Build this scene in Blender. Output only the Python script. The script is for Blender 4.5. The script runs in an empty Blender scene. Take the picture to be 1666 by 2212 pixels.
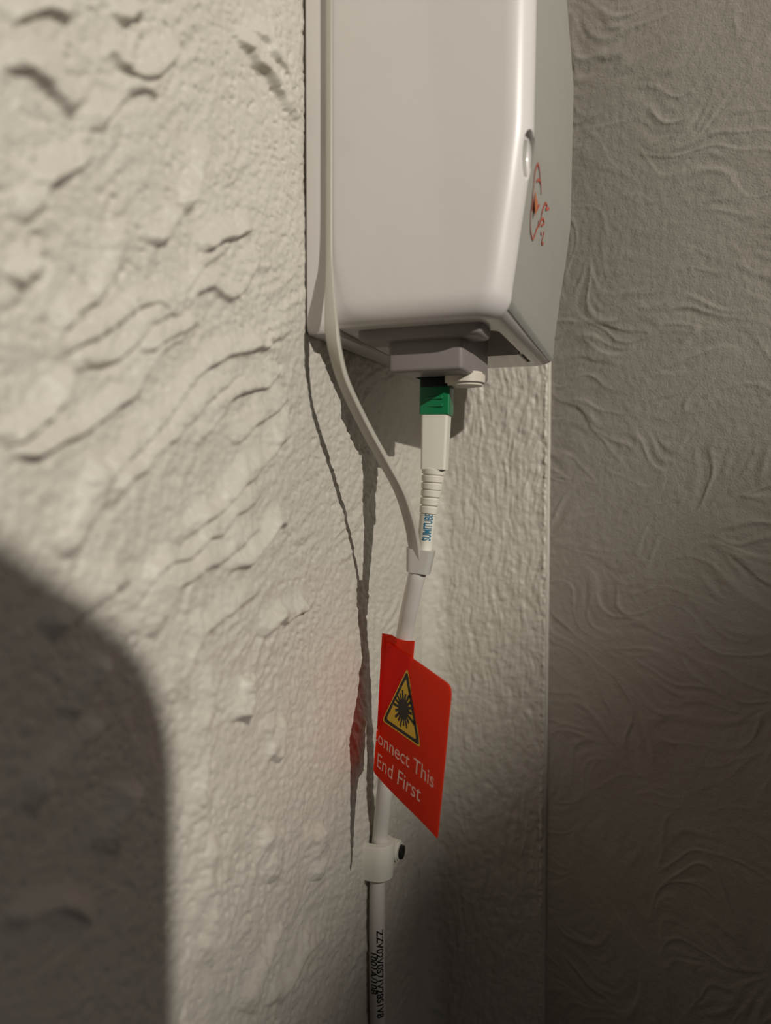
import bpy, bmesh, math, random
import numpy as np
from mathutils import Vector, Matrix

sc = bpy.context.scene
COL = sc.collection
rng = np.random.default_rng(7)

# ------------------------------------------------------------------ camera
# World: x = 0 is the plaster wall the box is screwed to (faces +x), y = 0 the
# narrow nib of wall behind the box (faces -y), z = 0 the height of the lens.  Metres.
F, U0, V0 = 1660.0, 833.0, 1106.0
YAW, PIT = math.radians(20.3), math.radians(2.48)
CAM = np.array([.0979, -.32, 0.0])
FW = np.array([-math.sin(YAW)*math.cos(PIT), math.cos(YAW)*math.cos(PIT), -math.sin(PIT)])
RT = np.array([math.cos(YAW), math.sin(YAW), 0.0])
UP = np.cross(RT, FW)
cd = bpy.data.cameras.new('camera')
co = bpy.data.objects.new('camera', cd); COL.objects.link(co); sc.camera = co
cd.sensor_fit = 'VERTICAL'; cd.sensor_height = 36.0; cd.lens = 36.0*F/2212.0
cd.clip_start = .004; cd.clip_end = 20
M = Matrix(((RT[0], UP[0], -FW[0]), (RT[1], UP[1], -FW[1]), (RT[2], UP[2], -FW[2]))).to_4x4()
M.translation = Vector(CAM); co.matrix_world = M
cd.dof.use_dof = True; cd.dof.focus_distance = .255; cd.dof.aperture_fstop = 8.5

# ------------------------------------------------------------------ light
LPOS = np.array([.624, -.494, .343])          # the hand torch, up and to the right of the lens
AIM_AZ, AIM_EL = 20.0, 4.0                   # beam direction: azimuth from -x towards +y, elevation
ld = bpy.data.lights.new('torch_light', 'SPOT')
ld.energy = 20.0; ld.color = (1.0, .945, .855); ld.shadow_soft_size = .0024
ld.spot_size = math.radians(83.5); ld.spot_blend = .28
lo = bpy.data.objects.new('torch_light', ld); COL.objects.link(lo)
lo.location = LPOS
az, el = math.radians(AIM_AZ), math.radians(AIM_EL)
dirv = Vector((-math.cos(az)*math.cos(el), math.sin(az)*math.cos(el), math.sin(el)))
lo.rotation_euler = dirv.to_track_quat('-Z', 'Y').to_euler()
w = bpy.data.worlds.new('world'); sc.world = w; w.use_nodes = True
bg = w.node_tree.nodes['Background']; bg.inputs[0].default_value = (1.0, .90, .86, 1)
# added ambient fill: a lobe on the right lifts the shade, near black elsewhere
wn = w.node_tree; wt_ = wn.nodes.new('ShaderNodeTexCoord'); wd_ = wn.nodes.new('ShaderNodeVectorMath'); wd_.operation = 'DOT_PRODUCT'
wd_.inputs[1].default_value = (.96, -.20, .16); wn.links.new(wt_.outputs['Generated'], wd_.inputs[0])
wr_ = wn.nodes.new('ShaderNodeMapRange'); wr_.inputs[1].default_value = .80; wr_.inputs[2].default_value = 1.0
wr_.inputs[3].default_value = .0012; wr_.inputs[4].default_value = .46; wn.links.new(wd_.outputs['Value'], wr_.inputs[0])
wn.links.new(wr_.outputs[0], bg.inputs[1])
sc.view_settings.view_transform = 'Standard'; sc.view_settings.look = 'None'
sc.view_settings.gamma = 1; sc.view_settings.use_curve_mapping = False
sc.view_settings.exposure = 0.0

# ------------------------------------------------------------------ helpers
def ray(u, v): return FW*F + RT*(u-U0) + UP*(V0-v)
def onX(u, v, x): d = ray(u, v); return CAM + d*(x-CAM[0])/d[0]
def onY(u, v, y): d = ray(u, v); return CAM + d*(y-CAM[1])/d[1]
def onZ(u, v, z): d = ray(u, v); return CAM + d*(z-CAM[2])/d[2]
def onP(u, v, p0, n): d = ray(u, v); return CAM + d*(((p0-CAM)@n)/(d@n))
def project(P):
    q = P - CAM; wv = q@FW
    return U0+F*(q@RT)/wv, V0-F*(q@UP)/wv

def mat(name, col, rough=.5, spec=.5, sss=0.0, bump=None, coat=0.0, mottle=None, alpha=1.0):
    m = bpy.data.materials.new(name); m.use_nodes = True
    nt = m.node_tree; b = nt.nodes['Principled BSDF']
    b.inputs['Base Color'].default_value = (*col, 1); b.inputs['Roughness'].default_value = rough
    b.inputs['Specular IOR Level'].default_value = spec
    b.inputs['Coat Weight'].default_value = coat; b.inputs['Coat Roughness'].default_value = .05
    if sss:
        b.inputs['Subsurface Weight'].default_value = sss
        b.inputs['Subsurface Radius'].default_value = (.002, .0018, .0015); b.inputs['Subsurface Scale'].default_value = 1.0
    tc = nt.nodes.new('ShaderNodeTexCoord')
    if mottle:
        scl, amt, c2 = mottle
        n = nt.nodes.new('ShaderNodeTexNoise'); n.inputs['Scale'].default_value = scl; n.inputs['Detail'].default_value = 6
        nt.links.new(tc.outputs['Object'], n.inputs['Vector'])
        r = nt.nodes.new('ShaderNodeMapRange'); r.inputs[1].default_value = .42; r.inputs[2].default_value = .72
        r.inputs[4].default_value = amt; nt.links.new(n.outputs[0], r.inputs[0])
        x = nt.nodes.new('ShaderNodeMix'); x.data_type = 'RGBA'
        x.inputs[6].default_value = (*col, 1); x.inputs[7].default_value = (*c2, 1)
        nt.links.new(r.outputs[0], x.inputs[0]); nt.links.new(x.outputs[2], b.inputs['Base Color'])
    if bump:
        prev = None
        for scl, dist, det in bump:
            n = nt.nodes.new('ShaderNodeTexNoise'); n.inputs['Scale'].default_value = scl; n.inputs['Detail'].default_value = det
            nt.links.new(tc.outputs['Object'], n.inputs['Vector'])
            bp = nt.nodes.new('ShaderNodeBump'); bp.inputs['Distance'].default_value = dist; bp.inputs['Strength'].default_value = 1.0
            nt.links.new(n.outputs[0], bp.inputs['Height'])
            if prev: nt.links.new(prev.outputs[0], bp.inputs['Normal'])
            prev = bp
        nt.links.new(prev.outputs[0], b.inputs['Normal'])
    return m

PLASTER = mat('painted_plaster', (.58, .55, .485), .44, .45, mottle=(90, .35, (.51, .47, .395)),
              bump=[(1500, .00012, 3), (5000, .00004, 2)])
PLASTER_SHADE = mat('shaded_plaster', (.43, .405, .36), .5, .35, mottle=(60, .35, (.36, .33, .28)), bump=[(1400, .00016, 3)])  # same plaster, colour darkened so wall_right returns less bounced light
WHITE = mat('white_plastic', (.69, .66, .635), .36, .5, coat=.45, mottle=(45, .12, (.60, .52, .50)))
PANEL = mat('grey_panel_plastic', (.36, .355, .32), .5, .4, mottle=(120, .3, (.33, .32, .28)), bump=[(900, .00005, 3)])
WHITE_IN = mat('inner_white_plastic', (.62, .57, .48), .45, .4)
PORTM = mat('port_plastic', (.24, .212, .205), .42, .4)
DARK = mat('dark_cavity_plastic', (.03, .028, .027), .6, .3)
GREEN = mat('green_connector_plastic', (.004, .16, .055), .35, .5)
BLACKM = mat('black_plastic', (.006, .008, .007), .4, .4)
BOOT = mat('white_boot_plastic', (.72, .69, .60), .45, .4)
JACKET = mat('white_cable_jacket', (.66, .63, .58), .42, .4)
STRIPM = mat('translucent_strip', (.44, .42, .36), .33, .5)
SLEEVEM = mat('clear_sleeve', (.50, .48, .44), .28, .6)
CLIPM = mat('clip_plastic', (.70, .68, .60), .5, .3)
RED = mat('red_vinyl', (.80, .045, .018), .38, .4, mottle=(160, .5, (.70, .030, .016)))
nt_ = RED.node_tree; tr_ = nt_.nodes.new('ShaderNodeBsdfTranslucent'); tr_.inputs[0].default_value = (1.0, .20, .08, 1)
mx_ = nt_.nodes.new('ShaderNodeMixShader'); mx_.inputs[0].default_value = .80
nt_.links.new(nt_.nodes['Principled BSDF'].outputs[0], mx_.inputs[1]); nt_.links.new(tr_.outputs[0], mx_.inputs[2])
nt_.links.new(mx_.outputs[0], nt_.nodes['Material Output'].inputs[0])
YEL = mat('yellow_ink', (.70, .45, .02), .45, .3)
BLK = mat('black_ink', (.012, .010, .008), .5, .3)
PINK = mat('white_ink', (.80, .52, .46), .5, .3)
BLUE = mat('blue_ink', (.02, .16, .27), .5, .3)
REDINK = mat('red_print', (.42, .10, .07), .6, .2)
ORINK = mat('orange_print', (.48, .17, .08), .6, .2)
BLOCKER = mat('blocker_black', (.02, .02, .022), .4, .5)

def tag(o, label=None, cat=None, group=None, kind=None):
    if label: o['label'] = label
    if cat: o['category'] = cat
    if group: o['group'] = group
    if kind: o['kind'] = kind
    return o

def empty(name, loc, label, cat):
    o = bpy.data.objects.new(name, None); COL.objects.link(o); o.location = loc; o.empty_display_size = .01
    return tag(o, label, cat)

def link(name, me, m, parent=None, smooth=True):
    o = bpy.data.objects.new(name, me); COL.objects.link(o)
    me.materials.append(m)
    if smooth:
        me.polygons.foreach_set('use_smooth', [True]*len(me.polygons))
    if parent is not None:
        o.parent = parent
        # vertices are given in world space: cancel the chain of parents
        t = Vector((0, 0, 0)); p = parent
        while p is not None: t += p.location; p = p.parent
        o.location = -t
    return o

def mesh_from(verts, faces):
    me = bpy.data.meshes.new('mesh'); me.from_pydata([tuple(map(float, p)) for p in verts], [], faces); me.update(); return me

def grid_mesh(P, flip=False):
    """P: (rows, cols, 3) array -> quad grid mesh"""
    R, C = P.shape[:2]
    me = bpy.data.meshes.new('grid')
    idx = np.arange(R*C).reshape(R, C)
    a, b, c, d = idx[:-1, :-1], idx[:-1, 1:], idx[1:, 1:], idx[1:, :-1]
    q = np.stack([a, d, c, b] if flip else [a, b, c, d], -1).reshape(-1, 4)
    n = len(q)
    me.vertices.add(R*C); me.vertices.foreach_set('co', P.reshape(-1).astype(np.float32))
    me.loops.add(n*4); me.loops.foreach_set('vertex_index', q.reshape(-1).astype(np.int32))
    me.polygons.add(n); me.polygons.foreach_set('loop_start', np.arange(0, n*4, 4, dtype=np.int32))
    me.polygons.foreach_set('loop_total', np.full(n, 4, dtype=np.int32))
    me.update(calc_edges=True); me.validate()
    return me

def spline(pts, n=12):
    """Catmull-Rom through pts"""
    P = [np.array(p, float) for p in pts]; P = [2*P[0]-P[1]] + P + [2*P[-1]-P[-2]]
    out = []
    for i in range(1, len(P)-2):
        for k in range(n):
            t = k/n
            out.append(.5*((2*P[i]) + (-P[i-1]+P[i+1])*t + (2*P[i-1]-5*P[i]+4*P[i+1]-P[i+2])*t*t + (-P[i-1]+3*P[i]-3*P[i+1]+P[i+2])*t**3))
    out.append(P[-2]); return np.array(out)

def sweep(path, prof, ref=None, cap=True):
    """prof(i, s) -> list of (a, b) in the frame (side, normal); ref(i): wanted side vector"""
    n = len(path); verts = []; faces = []; k = None
    for i in range(n):
        t = path[min(i+1, n-1)]-path[max(i-1, 0)]; t = t/np.linalg.norm(t)
        r = np.array(ref(i) if ref else (1, 0, 0), float); r = r-t*(r@t); r /= np.linalg.norm(r)
        nn = np.cross(t, r)
        pr = prof(i, i/(n-1)); k = len(pr)
        for a, b in pr: verts.append(path[i]+r*a+nn*b)
    for i in range(n-1):
        for j in range(k):
            faces.append((i*k+j, i*k+(j+1) % k, (i+1)*k+(j+1) % k, (i+1)*k+j))
    if cap: faces += [tuple(reversed(range(k))), tuple(range((n-1)*k, n*k))]
    me = mesh_from(verts, faces)
    bm = bmesh.new(); bm.from_mesh(me); bmesh.ops.recalc_face_normals(bm, faces=bm.faces); bm.to_mesh(me); bm.free()
    return me

def circ(r, n=20, ry=None):
    return [(r*math.cos(2*math.pi*j/n), (ry or r)*math.sin(2*math.pi*j/n)) for j in range(n)]

def rrect(hx, hy, r, n=5):
    out = []
    for cx, cy, a0 in ((hx-r, hy-r, 0), (-hx+r, hy-r, 90), (-hx+r, -hy+r, 180), (hx-r, -hy+r, 270)):
        for j in range(n+1):
            a = math.radians(a0+90*j/n); out.append((cx+r*math.cos(a), cy+r*math.sin(a)))
    return out

def rbox(x0, x1, y0, y1, z0, z1, r=.0006, seg=3):
    bm = bmesh.new(); bmesh.ops.create_cube(bm, size=1)
    for vtx in bm.verts:
        vtx.co = Vector(((x0+x1)/2+vtx.co.x*(x1-x0), (y0+y1)/2+vtx.co.y*(y1-y0), (z0+z1)/2+vtx.co.z*(z1-z0)))
    if r: bmesh.ops.bevel(bm, geom=bm.edges[:], offset=r, segments=seg, affect='EDGES', profile=.5)
    me = bpy.data.meshes.new('box'); bm.to_mesh(me); bm.free(); return me

def loft(sections):
    """closed rings of equal length -> closed solid"""
    k = len(sections[0]); verts = [p for s in sections for p in s]; faces = []
    for i in range(len(sections)-1):
        for j in range(k):
            faces.append((i*k+j, i*k+(j+1) % k, (i+1)*k+(j+1) % k, (i+1)*k+j))
    faces += [tuple(range(k)), tuple(range((len(sections)-1)*k, len(sections)*k))]
    me = mesh_from(verts, faces)
    bm = bmesh.new(); bm.from_mesh(me); bmesh.ops.recalc_face_normals(bm, faces=bm.faces); bm.to_mesh(me); bm.free()
    return me

def cut(me, cutters):
    """boolean difference of mesh data, the cutters are thrown away"""
    o = bpy.data.objects.new('tmp', me); COL.objects.link(o); tmp = []
    for c in cutters:
        q = bpy.data.objects.new('tmp_cutter', c); COL.objects.link(q); tmp.append(q)
        md = o.modifiers.new('b', 'BOOLEAN'); md.object = q; md.operation = 'DIFFERENCE'; md.solver = 'EXACT'
    dg = bpy.context.evaluated_depsgraph_get(); dg.update()
    res = bpy.data.meshes.new_from_object(o.evaluated_get(dg))
    for q in tmp+[o]: bpy.data.objects.remove(q)
    return res

def auto_smooth(o, deg=35):
    me = o.data; bm = bmesh.new(); bm.from_mesh(me)
    for e in bm.edges:
        e.smooth = not (len(e.link_faces) == 2 and e.calc_face_angle(0) > math.radians(deg))
    for f in bm.faces: f.smooth = True
    bm.to_mesh(me); bm.free()

def text_tris(s, size=1.0, bold=0.0):
    """2-D outline faces of a string, x to the right, y up, starting at 0"""
    c = bpy.data.curves.new('t', 'FONT'); c.body = s; c.size = size; c.resolution_u = 4; c.offset = bold
    o = bpy.data.objects.new('t', c); COL.objects.link(o)
    dg = bpy.context.evaluated_depsgraph_get(); dg.update()
    me = bpy.data.meshes.new_from_object(o.evaluated_get(dg)); bpy.data.objects.remove(o)
    bm = bmesh.new(); bm.from_mesh(me); bmesh.ops.triangulate(bm, faces=bm.faces[:])
    for _ in range(3):
        es = [e_ for e_ in bm.edges if e_.calc_length() > .16*size]
        if not es: break
        bmesh.ops.subdivide_edges(bm, edges=es, cuts=1); bmesh.ops.triangulate(bm, faces=bm.faces[:])
    bm.to_mesh(me); bm.free()
    V = np.array([v.co[:2] for v in me.vertices]); Fc = [tuple(p.vertices) for p in me.polygons]
    V = V - V.min(0)*np.array([1, 0]); return V, Fc

# ------------------------------------------------------------------ plaster relief
def gblur(a, s):
    fy = np.fft.fftfreq(a.shape[0])[:, None]; fx = np.fft.rfftfreq(a.shape[1])[None]
    return np.fft.irfft2(np.fft.rfft2(a)*np.exp(-2*(math.pi*s)**2*(fx**2+fy**2)), a.shape)
def norm(a): a = a-a.mean(); return a/a.std()
def lic(noise, dx, dy, L):
    H, W = noise.shape; iy0, ix0 = np.mgrid[0:H, 0:W].astype(np.float32)
    acc = noise.copy(); wsum = 1.0
    for sgn in (1, -1):
        x, y = ix0.copy(), iy0.copy()
        for k in range(1, L+1):
            xi = np.clip(x, 0, W-1).astype(np.int32); yi = np.clip(y, 0, H-1).astype(np.int32)
            x = x+sgn*dx[yi, xi]; y = y+sgn*dy[yi, xi]
            xi = np.clip(x, 0, W-1).astype(np.int32); yi = np.clip(y, 0, H-1).astype(np.int32)
            wk = math.exp(-(k/L)**2*2); acc += noise[yi, xi]*wk; wsum += wk*.5
    return acc/wsum
def sample(a, fx, fy):
    fx = np.clip(fx, 0, a.shape[1]-1.001); fy = np.clip(fy, 0, a.shape[0]-1.001)
    x = fx.astype(int); y = fy.astype(int); tx = fx-x; ty = fy-y
    return (a[y, x]*(1-tx)+a[y, x+1]*tx)*(1-ty)+(a[y+1, x]*(1-tx)+a[y+1, x+1]*tx)*ty

# ---- wall_left : the wall the box hangs on
AX = -.0009
res = .0004; y0A, z0A = -.30, -.36; W_, H_ = 750, 1700
gy = y0A+np.arange(W_)*res; gz = z0A+np.arange(H_)*res
Y, Z = np.meshgrid(gy, gz)
Pw = np.stack([np.full_like(Y, AX), Y, Z], -1)
uu, vv = project(Pw)
# brush direction of the plasterer (degrees from horizontal), interpolated
CTRL = [(100,900,25),(300,850,40),(450,750,42),(560,780,35),(300,600,60),(400,450,65),(250,1050,52),(400,1150,50),(560,1000,52),
        (600,1150,62),(450,1300,60),(550,1350,65),(450,1600,86),(420,2000,88),(600,1600,80),(700,1500,82),(650,1900,76),(760,2000,66),
        (150,1350,55),(150,1700,50),(100,2000,30),(120,180,-42),(60,60,10),(300,130,48),(450,150,30),(580,130,-52),(620,250,-62),
        (600,500,45),(500,550,32),(200,420,60),(800,1300,80),(850,1900,85)]
den = np.zeros_like(uu); c2 = np.zeros_like(uu); s2 = np.zeros_like(uu)
for (a, b, dg_) in CTRL:
    wt = 1/(((uu-a)**2+(vv-b)**2)+3000)**1.6
    den += wt; c2 += wt*math.cos(2*math.radians(dg_)); s2 += wt*math.sin(2*math.radians(dg_))
th = .5*np.arctan2(s2, c2) + .35*norm(gblur(rng.standard_normal(uu.shape), 14))
e = 2.0
def inv_A(u, v):
    d = FW[None, None]*F+RT[None, None]*(u-U0)[..., None]+UP[None, None]*(V0-v)[..., None]
    t = (AX-CAM[0])/d[..., 0]; return CAM[1]+d[..., 1]*t, CAM[2]+d[..., 2]*t
ya, za = inv_A(uu-e*np.cos(th), vv+e*np.sin(th)); yb, zb = inv_A(uu+e*np.cos(th), vv-e*np.sin(th))
dx, dy = yb-ya, zb-za; nl = np.hypot(dx, dy); dx, dy = (dx/nl).astype(np.float32), (dy/nl).astype(np.float32)
n1 = norm(lic(gblur(rng.standard_normal(uu.shape), 1.5), dx, dy, 22))
n2 = norm(lic(gblur(rng.standard_normal(uu.shape), 4.0), dx, dy, 45))
g1 = norm(gblur(rng.standard_normal(uu.shape), 1.1)); g2 = norm(gblur(rng.standard_normal(uu.shape), 2.2))
low = norm(gblur(rng.standard_normal(uu.shape), 40)); msk = 1/(1+np.exp(-2*norm(gblur(rng.standard_normal(uu.shape), 18))))
pit = norm(gblur(rng.standard_normal(uu.shape), 1.15)); pmsk = 1/(1+np.exp(-2.5*norm(gblur(rng.standard_normal(uu.shape), 24))+.3))
pits = np.clip(-pit-.75, 0, 1.3)
hA = .00013*n1*msk + .00022*(1-np.minimum(np.abs(n2), 1.6))*(.25+.75*msk) + .00010*g1 + .00008*g2*(1-.6*msk) - .00034*pits*(.25+.75*pmsk) + .0003*low - .00028*pits*np.clip((800-vv)/300, 0, 1)*np.clip((uu+50)/120, 0, 1)
# the plasterer's larger ridges
RIDGES = [[(130,745),(165,670),(215,630),(250,545),(268,475)],[(20,965),(90,905),(135,840),(150,790)],
 [(120,775),(200,735),(255,690),(330,650),(365,672),(382,640),(420,590),(500,520)],[(150,800),(240,770),(290,730),(350,675),(405,640)],
 [(380,682),(430,622),(500,632),(560,555)],[(30,985),(100,970),(270,860),(300,800),(400,705)],
 [(200,1100),(260,1000),(330,920),(420,810),(470,780),(560,740),(625,705)],[(225,1095),(300,1010),(430,880),(520,800)],
 [(140,1205),(200,1080),(240,1000)],[(420,960),(480,870),(560,830),(600,800)],[(370,1180),(430,1130),(500,1060),(560,1000),(600,940),(622,870)],
 [(290,1310),(350,1230),(420,1190),(490,1120),(560,1065)],[(330,1385),(360,1310),(380,1270),(480,1200),(560,1140)],
 [(400,1520),(410,1430),(440,1370),(500,1310),(560,1270)],[(430,1900),(440,1700),(450,1550),(470,1450)],[(600,1645),(615,1550)],
 [(530,1565),(545,1450)],[(560,1380),(620,1330),(680,1310)],[(450,2100),(455,1950),(462,1800)],[(590,1900),(600,1780)],[(690,1900),(700,1780)],
 [(600,2180),(650,2080),(700,2010)],[(540,2190),(570,2100),(610,2000)],
 [(0,130),(60,150),(110,200),(150,250)],[(20,45),(90,20),(150,48)],[(230,100),(280,160),(330,160),(370,120),(400,100)],
 [(210,290),(240,220),(300,190),(340,205)],[(255,55),(310,15)],[(510,65),(560,130),(600,190),(635,265)],[(540,60),(590,120),(630,200)],
 [(400,470),(430,370),(445,300)],[(340,525),(380,450)],[(430,545),(480,510),(540,500)],[(110,1380),(200,1290),(280,1240)],
 [(60,1750),(140,1640),(230,1560)],[(150,1560),(240,1430)],[(20,2000),(120,1960),(200,1990)],[(240,1850),(300,1700)],[(60,480),(110,400),(200,330)],
 [(40,620),(90,560)],[(300,760),(360,720),(420,690)],[(480,1240),(560,1190),(620,1100)],[(500,960),(560,900),(620,860)]]
gu = np.concatenate([np.linspace(-2200, -330, 40), np.arange(-320, 935, 2.2)])
gv = np.concatenate([np.linspace(-2400, -460, 40), np.arange(-450, -120, 3.0), np.arange(-120, 2330, 2.2), np.arange(2332, 2600, 3.0), np.linspace(2610, 4200, 40)])
GU, GV = np.meshgrid(gu, gv)
yA, zA = inv_A(GU, GV)
h = sample(hA, (yA-y0A)/res, (zA-z0A)/res)
wob = sample(norm(gblur(rng.standard_normal(uu.shape), 5)), (yA-y0A)/res, (zA-z0A)/res)
wob2 = sample(norm(gblur(rng.standard_normal(uu.shape), 7)), (yA-y0A)/res, (zA-z0A)/res)
ridge = np.zeros_like(h)
for k, pl in enumerate(RIDGES):
    sp = spline([(a, b, 0) for a, b in pl], 8)[:, :2]
    lo_, hi_ = sp.min(0)-45, sp.max(0)+45
    cs = np.where((gu > lo_[0]) & (gu < hi_[0]))[0]; rs = np.where((gv > lo_[1]) & (gv < hi_[1]))[0]
    if len(cs) == 0 or len(rs) == 0: continue
    sl = np.ix_(rs, cs); px = GU[sl]+4.5*wob[sl]; py = GV[sl]+4.5*wob2[sl]
    D = np.full(px.shape, 1e9); S = np.zeros(px.shape); T = np.zeros(px.shape)
    ns = len(sp)-1
    for i in range(ns):
        ax, ay = sp[i]; bx, by = sp[i+1]; ex, ey = bx-ax, by-ay; l2 = ex*ex+ey*ey+1e-9
        t = np.clip(((px-ax)*ex+(py-ay)*ey)/l2, 0, 1); qx = px-ax-t*ex; qy = py-ay-t*ey
        d2 = np.hypot(qx, qy); side = np.sign(ex*qy-ey*qx)
        m_ = d2 < D; D[m_] = d2[m_]; S[m_] = side[m_]; T[m_] = ((i+t)/ns)[m_]
    wL = (15+6*rng.random())*(1+.7*max(0, (520-sp[:, 0].mean())/520)); dn = S*D                     # steep on the lower right, long on the upper left
    first = sp[0]; last = sp[-1]; sgn = 1 if (last[0]-first[0]) >= 0 else -1
    sd = dn*sgn
    wdt = np.where(sd > 0, wL*.34, wL*1.35)
    env = np.clip(np.minimum(T, 1-T)*6, 0, 1)**.7
    ridge[sl] = np.maximum(ridge[sl], (.0016+.0009*rng.random())*np.exp(-(D/wdt)**2)*env*(1+.15*wob[sl]))
h = h+ridge
fade = np.clip((-.006-yA)/.02, 0, 1); h = h*(.4+.6*fade)-.0003*np.clip((yA+.012)/.006, 0, 1)
far = np.clip((-.285-yA)/.02, 0, 1); h *= 1-far
PA = np.stack([AX+h, yA, zA], -1)
tag(link('wall_left', grid_mesh(PA, flip=True), PLASTER), kind='structure')

# ---- wall_back : the narrow nib of wall beside it, rounded into wall_left, then turning the corner
XN, RF, RC = .0516, .010, .0009
prof = []
for a in np.linspace(0, math.pi/2, 24): prof.append((AX+RF-RF*math.cos(a), -RF+RF*math.sin(a), math.cos(a), -math.sin(a)))
for x in np.arange(AX+RF+.0003, XN-RC, .0003): prof.append((x, 0, 0, -1))
for a in np.linspace(0, math.pi/2, 8): prof.append((XN-RC+RC*math.sin(a), RC-RC*math.cos(a), math.sin(a), -math.cos(a)))
for y in (RC+.0008, RC+.0016, RC+.003, RC+.006): prof.append((XN, y, 1, 0))
prof = np.array(prof); sl_ = np.concatenate([[0], np.cumsum(np.hypot(*np.diff(prof[:, :2], axis=0).T))])
zB = np.concatenate([np.linspace(-.60, -.262, 60), np.arange(-.26, .24, .0004), np.linspace(.242, .60, 60)])
resB = .0003; WB, HB = int(sl_[-1]/resB)+4, int(.52/resB)
thB = math.pi/2+.16*norm(gblur(rng.standard_normal((HB, WB)), 10))
b1 = norm(lic(gblur(rng.standard_normal((HB, WB)), 1.2), np.cos(thB).astype(np.float32), np.sin(thB).astype(np.float32), 24))
b2 = norm(lic(gblur(rng.standard_normal((HB, WB)), 2.6), np.cos(thB).astype(np.float32), np.sin(thB).astype(np.float32), 12))
bg_ = norm(gblur(rng.standard_normal((HB, WB)), 1.5)); bp_ = norm(gblur(rng.standard_normal((HB, WB)), 3.2))
hB = .00009*b1+.00011*b2+.00006*bg_+.00012*np.minimum(bp_, .6)
SB, ZB = np.meshgrid(sl_, zB)
hb = sample(hB, SB/resB, (ZB+.27)/resB)*np.clip(SB/.012, .6, 1)-.0004*np.clip(1-SB/.004, 0, 1)
sE = float(np.interp(XN-RC, prof[24:-14, 0], sl_[24:-14])); hb = hb*np.clip((sE+.0006-SB)/.001, .2, 1)+.00035*np.exp(-((SB-sE+.0004)/.0006)**2)*(1+.5*sample(bg_, SB/resB, (ZB+.27)/resB))
PB = np.stack([prof[None, :, 0]+hb*prof[None, :, 2], prof[None, :, 1]+hb*prof[None, :, 3], ZB], -1)
tag(link('wall_back', grid_mesh(PB), PLASTER), kind='structure')

# ---- wall_right : meets the nib at an open inside corner and comes towards the viewer, so the torch only grazes it
PHI = math.radians(24)
xC0, zC0, resC = .0, -.30, .00045
WC, HC = 700, 1240
thC = 1.05*norm(gblur(rng.standard_normal((HC, WC)), 30))*.75+.35*norm(gblur(rng.standard_normal((HC, WC)), 9))+.12
cxx, syy = np.cos(thC).astype(np.float32), np.sin(thC).astype(np.float32)
c1 = norm(lic(gblur(rng.standard_normal((HC, WC)), 1.7), cxx, syy, 22)); c2_ = norm(lic(gblur(rng.standard_normal((HC, WC)), 4.2), cxx, syy, 40))
cg = norm(gblur(rng.standard_normal((HC, WC)), 1.4)); cm = 1/(1+np.exp(-2.2*norm(gblur(rng.standard_normal((HC, WC)), 22))))
hC = .00009*c1*cm+.00032*np.exp(-(c2_/.38)**2)*(.3+.7*cm)+.00003*cg
XC, ZC = np.meshgrid(xC0+np.arange(WC)*resC, zC0+np.arange(HC)*resC)
PC = np.stack([XN-.0004+XC*math.cos(PHI)-hC*math.sin(PHI), .0011-XC*math.sin(PHI)-hC*math.cos(PHI), ZC], -1)
top_ = PC[-1:]+np.array([0, 0, .34]); bot_ = PC[:1]-np.array([0, 0, .30]); PC = np.concatenate([bot_, PC, top_], 0)
tag(link('wall_right', grid_mesh(PC), PLASTER_SHADE), kind='structure')

# ------------------------------------------------------------------ the terminal box
BZ0, BZ1, YN, YF = .0410, .205, -.1200, -.0320
zs = [.0, .0410, .052, .0636, .077, .090, .138, .155, .171, .21]
xs = [.0562, .0563, .0580, .0594, .0614, .0630, .0636, .0622, .0607, .0570]
def XF(z): return float(np.interp(z, zs, xs))
box = empty('fibre_terminal_box', (0, (YN+YF)/2, BZ0), 'white plastic fibre terminal box screwed to the bumpy plaster wall', 'box')
def section(z, ins=0.0, x0=.0075):
    xf = XF(z); pts = []
    rad = [(.0068, xf, YN, 270), (.0045, xf, YF, 0), (.001, x0, YF, 90), (.0004, x0, YN, 180)]
    for r, cx, cy, a0 in rad:
        sx = 1 if cx > .03 else -1; sy = 1 if cy > -.08 else -1
        rr = max(r-ins*.6, .0003); ix = (ins if sx > 0 else 0)
        for j in range(9):
            a = math.radians(a0+90*j/8)
            pts.append((cx-sx*(rr+ix)+rr*math.cos(a), cy-sy*(rr+ins)+rr*math.sin(a), z))
    return pts
BH, BI = .0065, .0046                     # the rounding of the lower edge: height, inset
def binset(z):
    t = min(max((z-BZ0)/BH, 0), 1); return BI*(1-math.sqrt(max(1-(1-t)**2, 0)))
def body(x0):
    rb = BH; S = []
    for j in range(13):
        a = math.pi/2*j/12; S.append(section(BZ0+BH-BH*math.cos(a), BI-BI*math.sin(a), x0))
    for z in np.linspace(BZ0+rb+.003, BZ1-.004, 60): S.append(section(z, 0, x0))
    for j in range(5):
        a = math.pi/2*j/4; S.append(section(BZ1-.004+.004*math.sin(a), .004-.004*math.cos(a), x0))
    return loft(S)
def ellipsoid(c, r):
    bm = bmesh.new(); bmesh.ops.create_uvsphere(bm, u_segments=32, v_segments=20, radius=1)
    for vtx in bm.verts: vtx.co = Vector((c[0]+vtx.co.x*r[0], c[1]+vtx.co.y*r[1], c[2]+vtx.co.z*r[2]))
    me = bpy.data.meshes.new('e'); bm.to_mesh(me); bm.free(); return me
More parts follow.
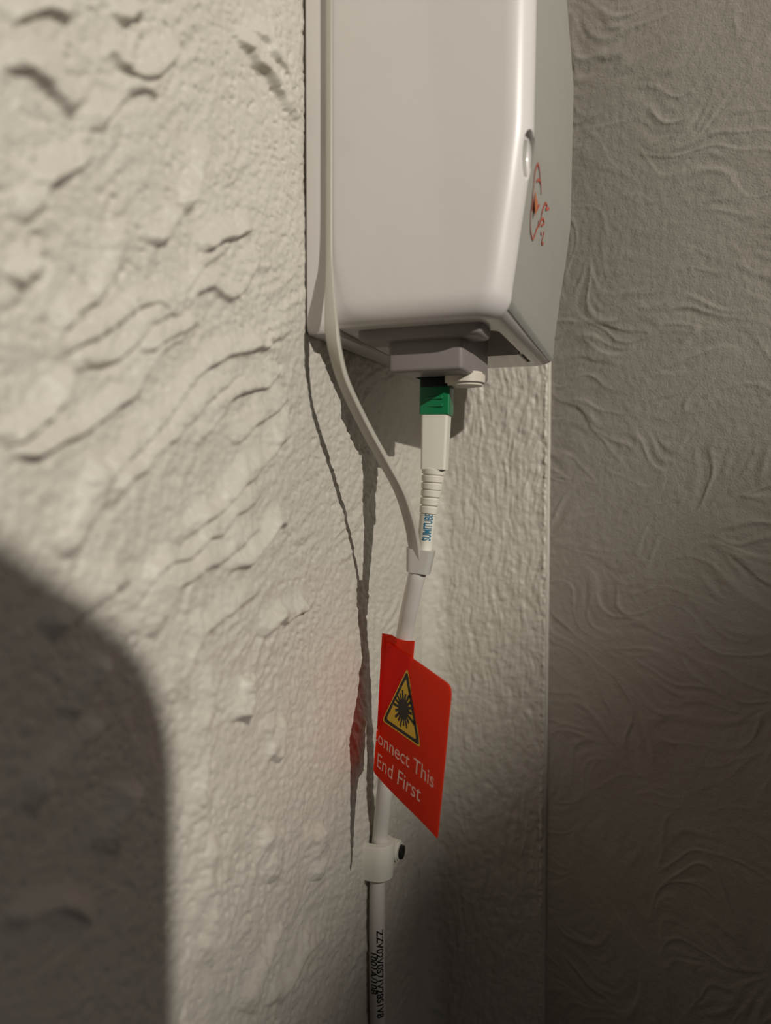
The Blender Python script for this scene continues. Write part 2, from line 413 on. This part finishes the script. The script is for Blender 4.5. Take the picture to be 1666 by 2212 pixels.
# the finger scoop in the front edge, the cable recess in the underside
scoop = ellipsoid((XF(.085)-.0004, -.1150, .0845), (.0024, .0034, .0066))
rec = rbox(.012, .0508, -.1000, -.0600, BZ0-.004, BZ0+.026, .003, 4)
cme = cut(body(.0075), [scoop, rec, rbox(.0498, .0511, -.0610, -.0450, BZ0-.004, BZ0+.010, 0)])
def sstep(a, b, x):
    t = min(max((x-a)/(b-a), 0), 1); return t*t*(3-2*t)
for vtx in cme.vertices:                    # the lower edge is a soft round on the near side, a flat chamfer under the front
    if BZ0 <= vtx.co.z < BZ0+BH+.0001:
        k = .68*sstep(-.1165, -.1080, vtx.co.y)*sstep(.038, .050, vtx.co.x)
        vtx.co.z = BZ0+(vtx.co.z-BZ0)*(1-k)
for vtx in cme.vertices:                    # the underside climbs a little towards the near edge
    if vtx.co.z < .06: vtx.co.z += .0022*(YF-vtx.co.y)/(YF-YN)*min(1, (.06-vtx.co.z)/.012)
cov = link('cover', cme, WHITE, box); auto_smooth(cov, 40)
# back plate against the wall
bpS = []
for z, ins in ((BZ0+.0004, .0012), (BZ0+.0012, .0004), (BZ0+.004, 0), (BZ1-.004, 0), (BZ1-.0004, .001)):
    pts = []
    for cx, cy, a0, r in ((.0072, YN+.0004, 270, .0006), (.0072, YF, 0, .0006), (-.0004, YF, 90, .0006), (-.0004, YN+.0004, 180, .0005)):
        sx = 1 if cx > .003 else -1; sy = 1 if cy > -.08 else -1
        for j in range(5):
            a = math.radians(a0+90*j/4); pts.append((cx-sx*r+r*math.cos(a), cy-sy*(r+ins)+r*math.sin(a), z))
    bpS.append(pts)
bpl = link('back_plate', loft(bpS), WHITE, box); auto_smooth(bpl, 40)
# grey front panel: a thin skin over the bulging front, lifted from the cover's own front faces
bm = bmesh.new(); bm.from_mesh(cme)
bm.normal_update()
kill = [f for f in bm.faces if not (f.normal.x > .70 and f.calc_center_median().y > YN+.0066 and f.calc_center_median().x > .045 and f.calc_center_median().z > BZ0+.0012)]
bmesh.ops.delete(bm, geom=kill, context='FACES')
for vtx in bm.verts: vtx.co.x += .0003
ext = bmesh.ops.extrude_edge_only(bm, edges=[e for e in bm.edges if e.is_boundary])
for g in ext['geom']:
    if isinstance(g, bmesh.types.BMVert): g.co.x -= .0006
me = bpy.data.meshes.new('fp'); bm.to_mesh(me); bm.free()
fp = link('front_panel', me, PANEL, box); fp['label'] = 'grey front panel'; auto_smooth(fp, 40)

# red mark printed on the front panel (traced strokes, seen very foreshortened in the photo)
def on_panel(u, v):
    z = .09
    for _ in range(6):
        p = onX(u, v, XF(z)+.0005); z = p[2]
    return p
def ribbon(path, wd):
    verts = []; faces = []; n = len(path)
    for i in range(n):
        t = path[min(i+1, n-1)]-path[max(i-1, 0)]; t[0] = 0; t /= np.linalg.norm(t)+1e-9
        q = np.array([0, -t[2], t[1]]); ww = wd[i] if hasattr(wd, '__len__') else wd
        verts += [path[i]+q*ww/2, path[i]-q*ww/2]
    for i in range(n-1): faces.append((2*i, 2*i+1, 2*i+3, 2*i+2))
    return verts, faces
def strokes(lists, wd):
    V, Fc = [], []
    for pl in lists:
        sp = spline([on_panel(a, b) for a, b in pl], 8); a, f = ribbon(sp, wd)
        Fc += [tuple(i+len(V) for i in q) for q in f]; V += a
    return mesh_from(V, Fc)
logo = link('emblem', strokes([
    [(1163,352),(1157,370),(1154,400),(1151,430),(1148,460),(1147,490),(1149,508),(1152,517),(1156,508),(1159,498),(1163,488),(1165,475)],
    [(1163,352),(1166,366),(1168,385),(1169,398)],[(1160,392),(1164,388),(1169,396),(1170,420)],[(1152,418),(1152,440),(1151,455)],
    [(1157,460),(1161,452),(1166,442)],[(1179,438),(1175,448),(1171,462),(1169,476),(1165,490)],[(1179,438),(1183,444),(1180,452),(1187,450)],
    [(1168,478),(1174,472),(1176,482),(1170,488)],[(1169,502),(1171,508)],[(1176,500),(1173,515),(1171,525),(1175,526)]], .0008), REDINK, box, False)
logo['label'] = 'red emblem'
bl = spline([on_panel(*p) for p in [(1156,424),(1158,432),(1160,442),(1160,452)]], 6)
v_, f_ = ribbon(bl, [.003+.006*math.sin(math.pi*i/(len(bl)-1)) for i in range(len(bl))])
link('orange_blob', mesh_from(v_, f_), ORINK, logo, False)

# port on the underside: flange, adapter housing, half-round lug
fl = link('flange', rbox(.0120, .0488, -.1118, -.0990, .0397, BZ0+.0045, .0016, 4), PORTM, box); auto_smooth(fl, 40)
hs = cut(rbox(.0201, .0424, -.1075, -.0740, .0308, .0480, .0012, 4), [rbox(.0245, .0355, -.0960, -.0830, .0290, .0440, 0)])
port = link('port_housing', hs, PORTM, box); auto_smooth(port, 40)
bm = bmesh.new()
bmesh.ops.create_cone(bm, cap_ends=True, segments=40, radius1=.0062, radius2=.0062, depth=.0040, matrix=Matrix.Translation((.0388, -.0905, .0302)))
bmesh.ops.bevel(bm, geom=[e for e in bm.edges if abs(e.verts[0].co.z-e.verts[1].co.z) < 1e-6], offset=.0008, segments=3, affect='EDGES')
me = bpy.data.meshes.new('lug'); bm.to_mesh(me); bm.free()
auto_smooth(link('lug', me, WHITE_IN, port), 40)

# ------------------------------------------------------------------ the fibre cable
AXC = [onY(944, v, -.0895) for v in (800, 900)]
cable = empty('fibre_optic_cable', tuple(onX(815, 2300, .003)), 'white fibre optic cable with green connector plugged into the box', 'cable')
def seg(name, pts, prof_fn, m, parent=cable, n=8, ref=None):
    o = link(name, sweep(spline(pts, n), prof_fn, ref), m, parent); auto_smooth(o, 40); return o
c0, c1_ = onY(945, 790, -.0895), onY(943, 897, -.0895)
sd = lambda i: (1, 0.10, 0)
conn = seg('connector', [c0, c0*.6+c1_*.4, c1_], lambda i, s_: rrect(.0047, .0038, .0006), GREEN, ref=sd); conn['label'] = 'green square connector'
q0, q1 = onY(947, 770, -.0895), onY(947, 838, -.0895)
lat = seg('latch_sleeve', [q0, q0*.5+q1*.5, q1], lambda i, s_: rrect(.00485, .0041, .0005), BLACKM, conn, ref=sd); lat['label'] = 'black latch sleeve'
# raised grip ribs on the green body
gr = []
for v in (862, 878):
    p = onY(944, v, -.0895); gr.append(rbox(p[0]-.0030, p[0]+.0030, p[1]-.0041, p[1]+.0041, p[2]-.0005, p[2]+.0005, .0003, 2))
bm = bmesh.new(); [bm.from_mesh(g) for g in gr]; me = bpy.data.meshes.new('ribs'); bm.to_mesh(me); bm.free(); link('grip_ribs', me, GREEN, conn, False)
b0, b1_ = onY(943, 896, -.0895), onY(939, 1014, -.0895)
boot = seg('boot', [b0, b0*.5+b1_*.5, b1_], lambda i, s_: rrect(.0042-.0003*s_, .0036-.0003*s_, .0009), BOOT, ref=sd)
# ribbed strain relief
P = spline([onY(937, 1013, -.0895), onY(932, 1060, -.0895), onY(925, 1112, -.0897)], 26); nP = len(P)
def ribp(i, s_):
    k = (s_*6) % 1.0; r = .0037-.0009*s_-(.00055 if .78 < k < .98 else 0); return circ(r, 24)
o = link('strain_relief', sweep(P, ribp, sd), BOOT, boot); auto_smooth(o, 50)
P_t = spline([onY(925, 1111, -.0898), onY(921, 1150, -.0902), onY(916, 1198, -.0908)], 8)
tube = link('heat_shrink_tube', sweep(P_t, lambda i, s_: circ(.0026-.0002*s_, 24), sd), BOOT, cable); auto_smooth(tube, 40)
def wrap_text(string, path, rad, size, off_ang, m, name, parent, start, length, toward, up_to_down=False, width=1.0):
    """lettering along a round cable; toward = direction (world) of the middle of the letters"""
    V, Fc = text_tris(string, 1.0, .018); hgt = .70; L = V[:, 0].max(); sc_ = length/L; out = []
    acc = np.concatenate([[0], np.cumsum(np.linalg.norm(np.diff(path, axis=0), axis=1))])
    for x, y in V:
        d_ = start+x*sc_ if up_to_down else start+length-x*sc_
        c = np.array([np.interp(d_, acc, path[:, k]) for k in range(3)])
        a_ = np.array([np.interp(min(d_+.0005, acc[-1]), acc, path[:, k]) for k in range(3)])-np.array([np.interp(max(d_-.0005, 0), acc, path[:, k]) for k in range(3)])
        a_ /= np.linalg.norm(a_)                                 # pointing down the cable
        n_ = np.array(toward, float); n_ -= a_*(n_@a_); n_ /= np.linalg.norm(n_); side = np.cross(a_, n_)   # to the viewer's ...
        t_ = (y/hgt-.5)*size/rad*(-1 if up_to_down else 1)+off_ang
        out.append(c+(n_*math.cos(t_)+side*math.sin(t_))*(rad+.00008))
    return link(name, mesh_from(out, Fc), m, parent, False)
tc_ = P_t.mean(0); tow = CAM-tc_
lt = wrap_text('SUMITUBE', P_t, .00255, .0026, -.12, BLUE, 'lettering', tube, -.0002, .0084, tow); lt['label'] = 'blue lettering'

# flat strip running down the box and over to the sleeve
SP = [(711,-330,-.1206),(711,-100,-.1206),(711,300,-.1206),(711,520,-.1208),(712,600,-.1222),(714,660,-.1240),(717,710,-.1250),(726,765,-.1248),(745,830,-.1222),(788,920,-.1138),
      (832,1000,-.1062),(864,1060,-.1018),(884,1120,-.0980),(894,1170,-.0950),(899,1215,-.0932)]
Pst = spline([onY(*p) for p in SP], 14); nst = len(Pst)
def stp(i, s_):
    f = np.interp(i, [0, 14*3.5, 14*6, nst-1], [0, 0, 1, 1]); return rrect(.00095+.0010*f, .00045+.00035*f, .0003, 3)
strip = link('flat_strip', sweep(Pst, stp, lambda i: (1, -.10*np.interp(i, [0, 80, 110, nst], [0, 0, 6, 3]), 0)), STRIPM, cable); strip['label'] = 'flat translucent strip'; auto_smooth(strip, 40)
# sleeve where strip and tube meet the round cable
s0, s1 = onY(910, 1186, -.0920), onY(904, 1236, -.0918)
sl = seg('sleeve', [s0, s0*.5+s1*.5, s1], lambda i, s_: rrect(.0045-.0008*s_, .0028, .0020), SLEEVEM, ref=sd); sl['label'] = 'clear sleeve'
LOW = [onY(907, 1225, -.0915), onY(899, 1250, -.0912), onY(886, 1310, -.0878), onY(874, 1372, -.0835), onY(858, 1480, -.0788), onY(845, 1600, -.0758), onY(832, 1700, -.0745)]
LOW += [onX(823, 1790, .0038), onX(818, 1850, .0030), onX(815, 1950, .0028), onX(815, 2100, .0028), onX(817, 2300, .0028), onX(818, 2600, .0028)]
Pl = spline(LOW, 12)
jk = link('outer_jacket', sweep(Pl, lambda i, s_: circ(.00275, 24), sd), JACKET, cable); auto_smooth(jk, 40)
# printed code on the round cable
acc = np.concatenate([[0], np.cumsum(np.linalg.norm(np.diff(Pl, axis=0), axis=1))])
up_, vp_ = project(Pl); sA = float(np.interp(2000, vp_, acc)); sB = float(np.interp(2188, vp_, acc)); sCc = float(np.interp(2050, vp_, acc)); sD = float(np.interp(2138, vp_, acc))
tow2 = CAM-onX(815, 2080, .003)
l1 = wrap_text('ZZV02V0S71V28S1V8', Pl, .00275, .0025, -.42, BLK, 'printed_code', jk, sA, sB-sA, tow2, True); l1['label'] = 'black printed code'
l2 = wrap_text('1001A/10B', Pl, .00275, .0025, .48, BLK, 'printed_code', jk, sCc, sD-sCc, tow2, True); l2['label'] = 'black printed code'

# ------------------------------------------------------------------ red warning flag
TL, BL, BR, TR = (np.array(p) for p in ((.0062, -.0775, -.0538), (.0032, -.0818, -.0965), (.0363, -.1114, -.1034), (.0420, -.1148, -.0578)))
LN = np.cross(TR-TL, BL-TL); LN /= np.linalg.norm(LN)
if LN@(CAM-TL) < 0: LN = -LN
ex_ = (BR-BL); ez_ = (TL-BL)
def lab(p, q): return (BL*(1-p)+BR*p)*(1-q)+(TL*(1-p)+TR*p)*q
flag = empty('warning_flag', tuple(TL), 'red warning flag wrapped around the white cable below the sleeve', 'label')
def sheet(poly, off, thick=.00035, bend=0.0):
    """rounded polygon in flag coordinates -> thin sheet"""
    top = [lab(p, q)+LN*(off-bend*max(0, .12-p)**2*8) for p, q in poly]; bot = [a-LN*thick for a in top]; n = len(poly)
    V = top+bot; Fc = [tuple(range(n)), tuple(range(2*n-1, n-1, -1))]+[(i, (i+1) % n, n+(i+1) % n, n+i) for i in range(n)]
    me = mesh_from(V, Fc); bm = bmesh.new(); bm.from_mesh(me); bmesh.ops.recalc_face_normals(bm, faces=bm.faces); bm.to_mesh(me); bm.free(); return me
def rc(cx, cy, a0, r, n=5): return [(cx+r*math.cos(math.radians(a0+90*j/n)), cy+r*math.sin(math.radians(a0+90*j/n))) for j in range(n+1)]
# the front layer is a curved grid so that its fold at the left can bend
front = []
for q in np.linspace(0, 1, 40):
    row = []
    for p in np.linspace(0, 1, 40):
        pp, qq = p, q; r = .055                        # round the two right corners
        for qc, sg in ((1-r, 1), (r, -1)):
            if p > 1-r and (qq-qc)*sg > 0 and sg > 0:
                dd = math.hypot(p-(1-r), qq-qc)
                m_ = max(p-(1-r), abs(qq-qc))
                if dd > 0: pp = 1-r+(p-(1-r))*m_/dd; qq = qc+(qq-qc)*m_/dd
        row.append(lab(pp, qq)+LN*(.0002-.0035*max(0, 1-pp/.16)**2+.0004*math.sin(pp*5+qq*2)))
    front.append(row)
G1 = np.array(front); G0 = G1-LN*.0004
bm = bmesh.new(); bm.from_mesh(grid_mesh(G1)); bm.from_mesh(grid_mesh(G0, True)); bm.verts.ensure_lookup_table()
R_ = C_ = 40; N_ = 1600
loop = [i for i in range(C_)]+[r*C_+C_-1 for r in range(1, R_)]+[(R_-1)*C_+c for c in range(C_-2, -1, -1)]+[r*C_ for r in range(R_-2, 0, -1)]
for i in range(len(loop)):
    a, b = loop[i], loop[(i+1) % len(loop)]; bm.faces.new((bm.verts[a], bm.verts[b], bm.verts[b+N_], bm.verts[a+N_]))
bmesh.ops.recalc_face_normals(bm, faces=bm.faces); me = bpy.data.meshes.new('flag'); bm.to_mesh(me); bm.free()
fr = link('front_layer', me, RED, flag); auto_smooth(fr, 40)
def flagpt(u, v): return np.array([u, v, 0.0])
def flag_uv(uv_):
    pq = np.array([.5, .5])
    for _ in range(12):
        f0 = np.array(project(lab(*pq))); J = np.stack([(np.array(project(lab(pq[0]+1e-4, pq[1])))-f0)/1e-4, (np.array(project(lab(pq[0], pq[1]+1e-4)))-f0)/1e-4], 1)
        pq = pq+np.linalg.solve(J, uv_[:2]-f0)
    return pq
def on_flag(p, q, off): return lab(p, q)+LN*(off+.0002-.0035*max(0, 1-p/.16)**2+.0004*math.sin(p*5+q*2))
# back layer: the other end of the folded flag, its upper edge stands up as a tab around the cable
bk = [flag_uv(flagpt(*t)) for t in ((822,1368),(840,1371),(858,1381),(872,1384),(890,1384),(888,1412),(886,1440),(874,1500),(850,1560),(812,1560))]
link('back_layer', sheet([tuple(b) for b in bk], -.0006, .0004), RED, flag, False)
def flat(name, pix, off, m, parent):
    P_ = [on_flag(*flag_uv(flagpt(*t)), off) for t in pix]
    me = mesh_from(P_, [tuple(range(len(P_)))]); return link(name, me, m, parent, False)
def tri_scaled(k):
    a = np.array([(880,1446),(831,1556),(907,1613)], float); cpt = np.array([872.0,1541.0]); a = cpt+(a-cpt)*k
    out = []
    for i in range(3):
        p0, p1, p2 = a[i-1], a[i], a[(i+1) % 3]
        e0 = p1+(p0-p1)*.06; e1 = p1+(p2-p1)*.06
        for t in (0, .5, 1): out.append(tuple((1-t)**2*e0+2*t*(1-t)*p1+t*t*e1))
    return out
sym = flat('warning_triangle', tri_scaled(1.04), .00008, YEL, flag); sym['label'] = 'yellow laser warning triangle'
flat('black_border', tri_scaled(.97), .00014, BLK, sym)
flat('yellow_field', tri_scaled(.80), .00020, YEL, sym)
# starburst
V, Fc = [], []; cpx = flag_uv(flagpt(873, 1532)); asp = np.linalg.norm(ex_)/np.linalg.norm(ez_)
def fp_(x, y): return on_flag(cpx[0]+x/asp, cpx[1]+y, .00027)
ring = [fp_(.072*math.cos(a)*(1+.08*math.sin(5*a)), .072*math.sin(a)) for a in np.linspace(0, 2*math.pi, 28, endpoint=False)]
V += ring; Fc.append(tuple(range(28)))
for k in range(18):
    a = 2*math.pi*k/18+.1; r1 = .132 if k % 2 else .112
    if k == 17: r1 = .165
    wd = .010; ca, sa = math.cos(a), math.sin(a); b = len(V)
    V += [fp_(.05*ca-wd*sa, .05*sa+wd*ca), fp_(.05*ca+wd*sa, .05*sa-wd*ca), fp_(r1*ca+wd*sa, r1*sa-wd*ca), fp_(r1*ca-wd*sa, r1*sa+wd*ca)]; Fc.append((b, b+1, b+2, b+3))
link('starburst', mesh_from(V, Fc), BLK, sym, False)
def flag_text(string, pa, pb, pc, name):
    """baseline from pixel pa to pb, cap height up to pc above pa"""
    a, b, c = (flag_uv(flagpt(*t)) for t in (pa, pb, pc)); Vt, Ft = text_tris(string, 1.0); L = Vt[:, 0].max()
    pts = [on_flag(*(a+(b-a)*(x/L)+(c-a)*(y/.70)), .0001) for x, y in Vt]
    o = link(name, mesh_from(pts, Ft), PINK, flag, False); o['label'] = 'white lettering'; return o
flag_text('Connect This', (806,1592), (936,1703), (808,1564), 'lettering')
flag_text('End First', (818,1655), (907,1733), (821,1625), 'lettering')

# ------------------------------------------------------------------ cable clip nailed to the wall
cp = onX(817, 1865, .0028); zt, zb_ = onX(815, 1828, .004)[2], onX(818, 1902, .004)[2]
clip = empty('cable_clip', (0, cp[1], cp[2]), 'white nailed saddle clip holding the cable to the plaster wall', 'clip')
sec = []
for z, k in ((zb_, .88), (zb_+.0006, 1.0), (cp[2], 1.06), (zt-.0006, 1.12), (zt, 1.06)):
    ring = []
    ro = .0052*k
    for j in range(17):
        a = math.pi*j/16; ring.append((.0002+.0030+ro*math.sin(a)*.95, cp[1]-ro*math.cos(a), z))
    ring += [(-.0012, cp[1]+ro, z)]
    for j in range(17):
        a = math.pi*(1-j/16); ring.append((.0002+.0028+.0029*math.sin(a), cp[1]-.0029*math.cos(a), z))
    ring.insert(0, (-.0012, cp[1]-ro, z)); ring.insert(19, (-.0012, cp[1]+.0029, z)); ring.append((-.0012, cp[1]-.0029, z))
    sec.append(ring)
sd_ = link('saddle', loft(sec), CLIPM, clip); auto_smooth(sd_, 40)
npos = onX(868, 1838, .0088)
bm = bmesh.new()
bmesh.ops.create_cone(bm, cap_ends=True, segments=32, radius1=.0046, radius2=.0038, depth=.0096, matrix=Matrix.Translation((.0038, npos[1]-.0012, npos[2]+.0004)) @ Matrix.Rotation(math.pi/2, 4, 'Y'))
bmesh.ops.bevel(bm, geom=[e for e in bm.edges if abs(e.verts[0].co.x-e.verts[1].co.x) < 1e-6], offset=.0006, segments=3, affect='EDGES')
me = bpy.data.meshes.new('boss'); bm.to_mesh(me); bm.free(); auto_smooth(link('nail_boss', me, CLIPM, clip), 40)
bm = bmesh.new()
bmesh.ops.create_cone(bm, cap_ends=True, segments=28, radius1=.0026, radius2=.0024, depth=.0012, matrix=Matrix.Translation((.0090, npos[1]-.0008, npos[2])) @ Matrix.Rotation(math.pi/2, 4, 'Y'))
me = bpy.data.meshes.new('nail'); bm.to_mesh(me); bm.free(); nl_ = link('nail', me, BLACKM, clip); nl_['label'] = 'dark steel nail head'; auto_smooth(nl_, 40)

# ------------------------------------------------------------------ unseen handset-shaped blocker, added in the torch's way to cast the rounded shadow
c0 = CAM-FW*.006; KP = .593               # placed between the torch and the wall, well behind and to the right of the lens
def ph_pt(r_, u_, d_): return LPOS+((c0+RT*r_+UP*u_)-LPOS)*KP-FW*d_
ph = empty('shadow_blocker', tuple(ph_pt(-.0135, .0217, .003)), 'dark handset-shaped slab added to block the torch, out of the frame to the upper right', 'light_blocker')
ring = rrect(.125, .0625, .015, 10); cxp, cyp = -.0135, .0217
secs = [[tuple(ph_pt(cxp+a*k, cyp+b*k, d)) for a, b in ring] for d, k in ((0, .985), (.0007, 1), (.0070, 1), (.0077, .985))]
auto_smooth(link('blocker_body', loft(secs), BLOCKER, ph), 40)
secs = [[tuple(ph_pt(cxp+a*.96, cyp+b*.93, d)) for a, b in ring] for d in (.0076, .0079)]
auto_smooth(link('blocker_face', loft(secs), BLACKM, ph), 40)
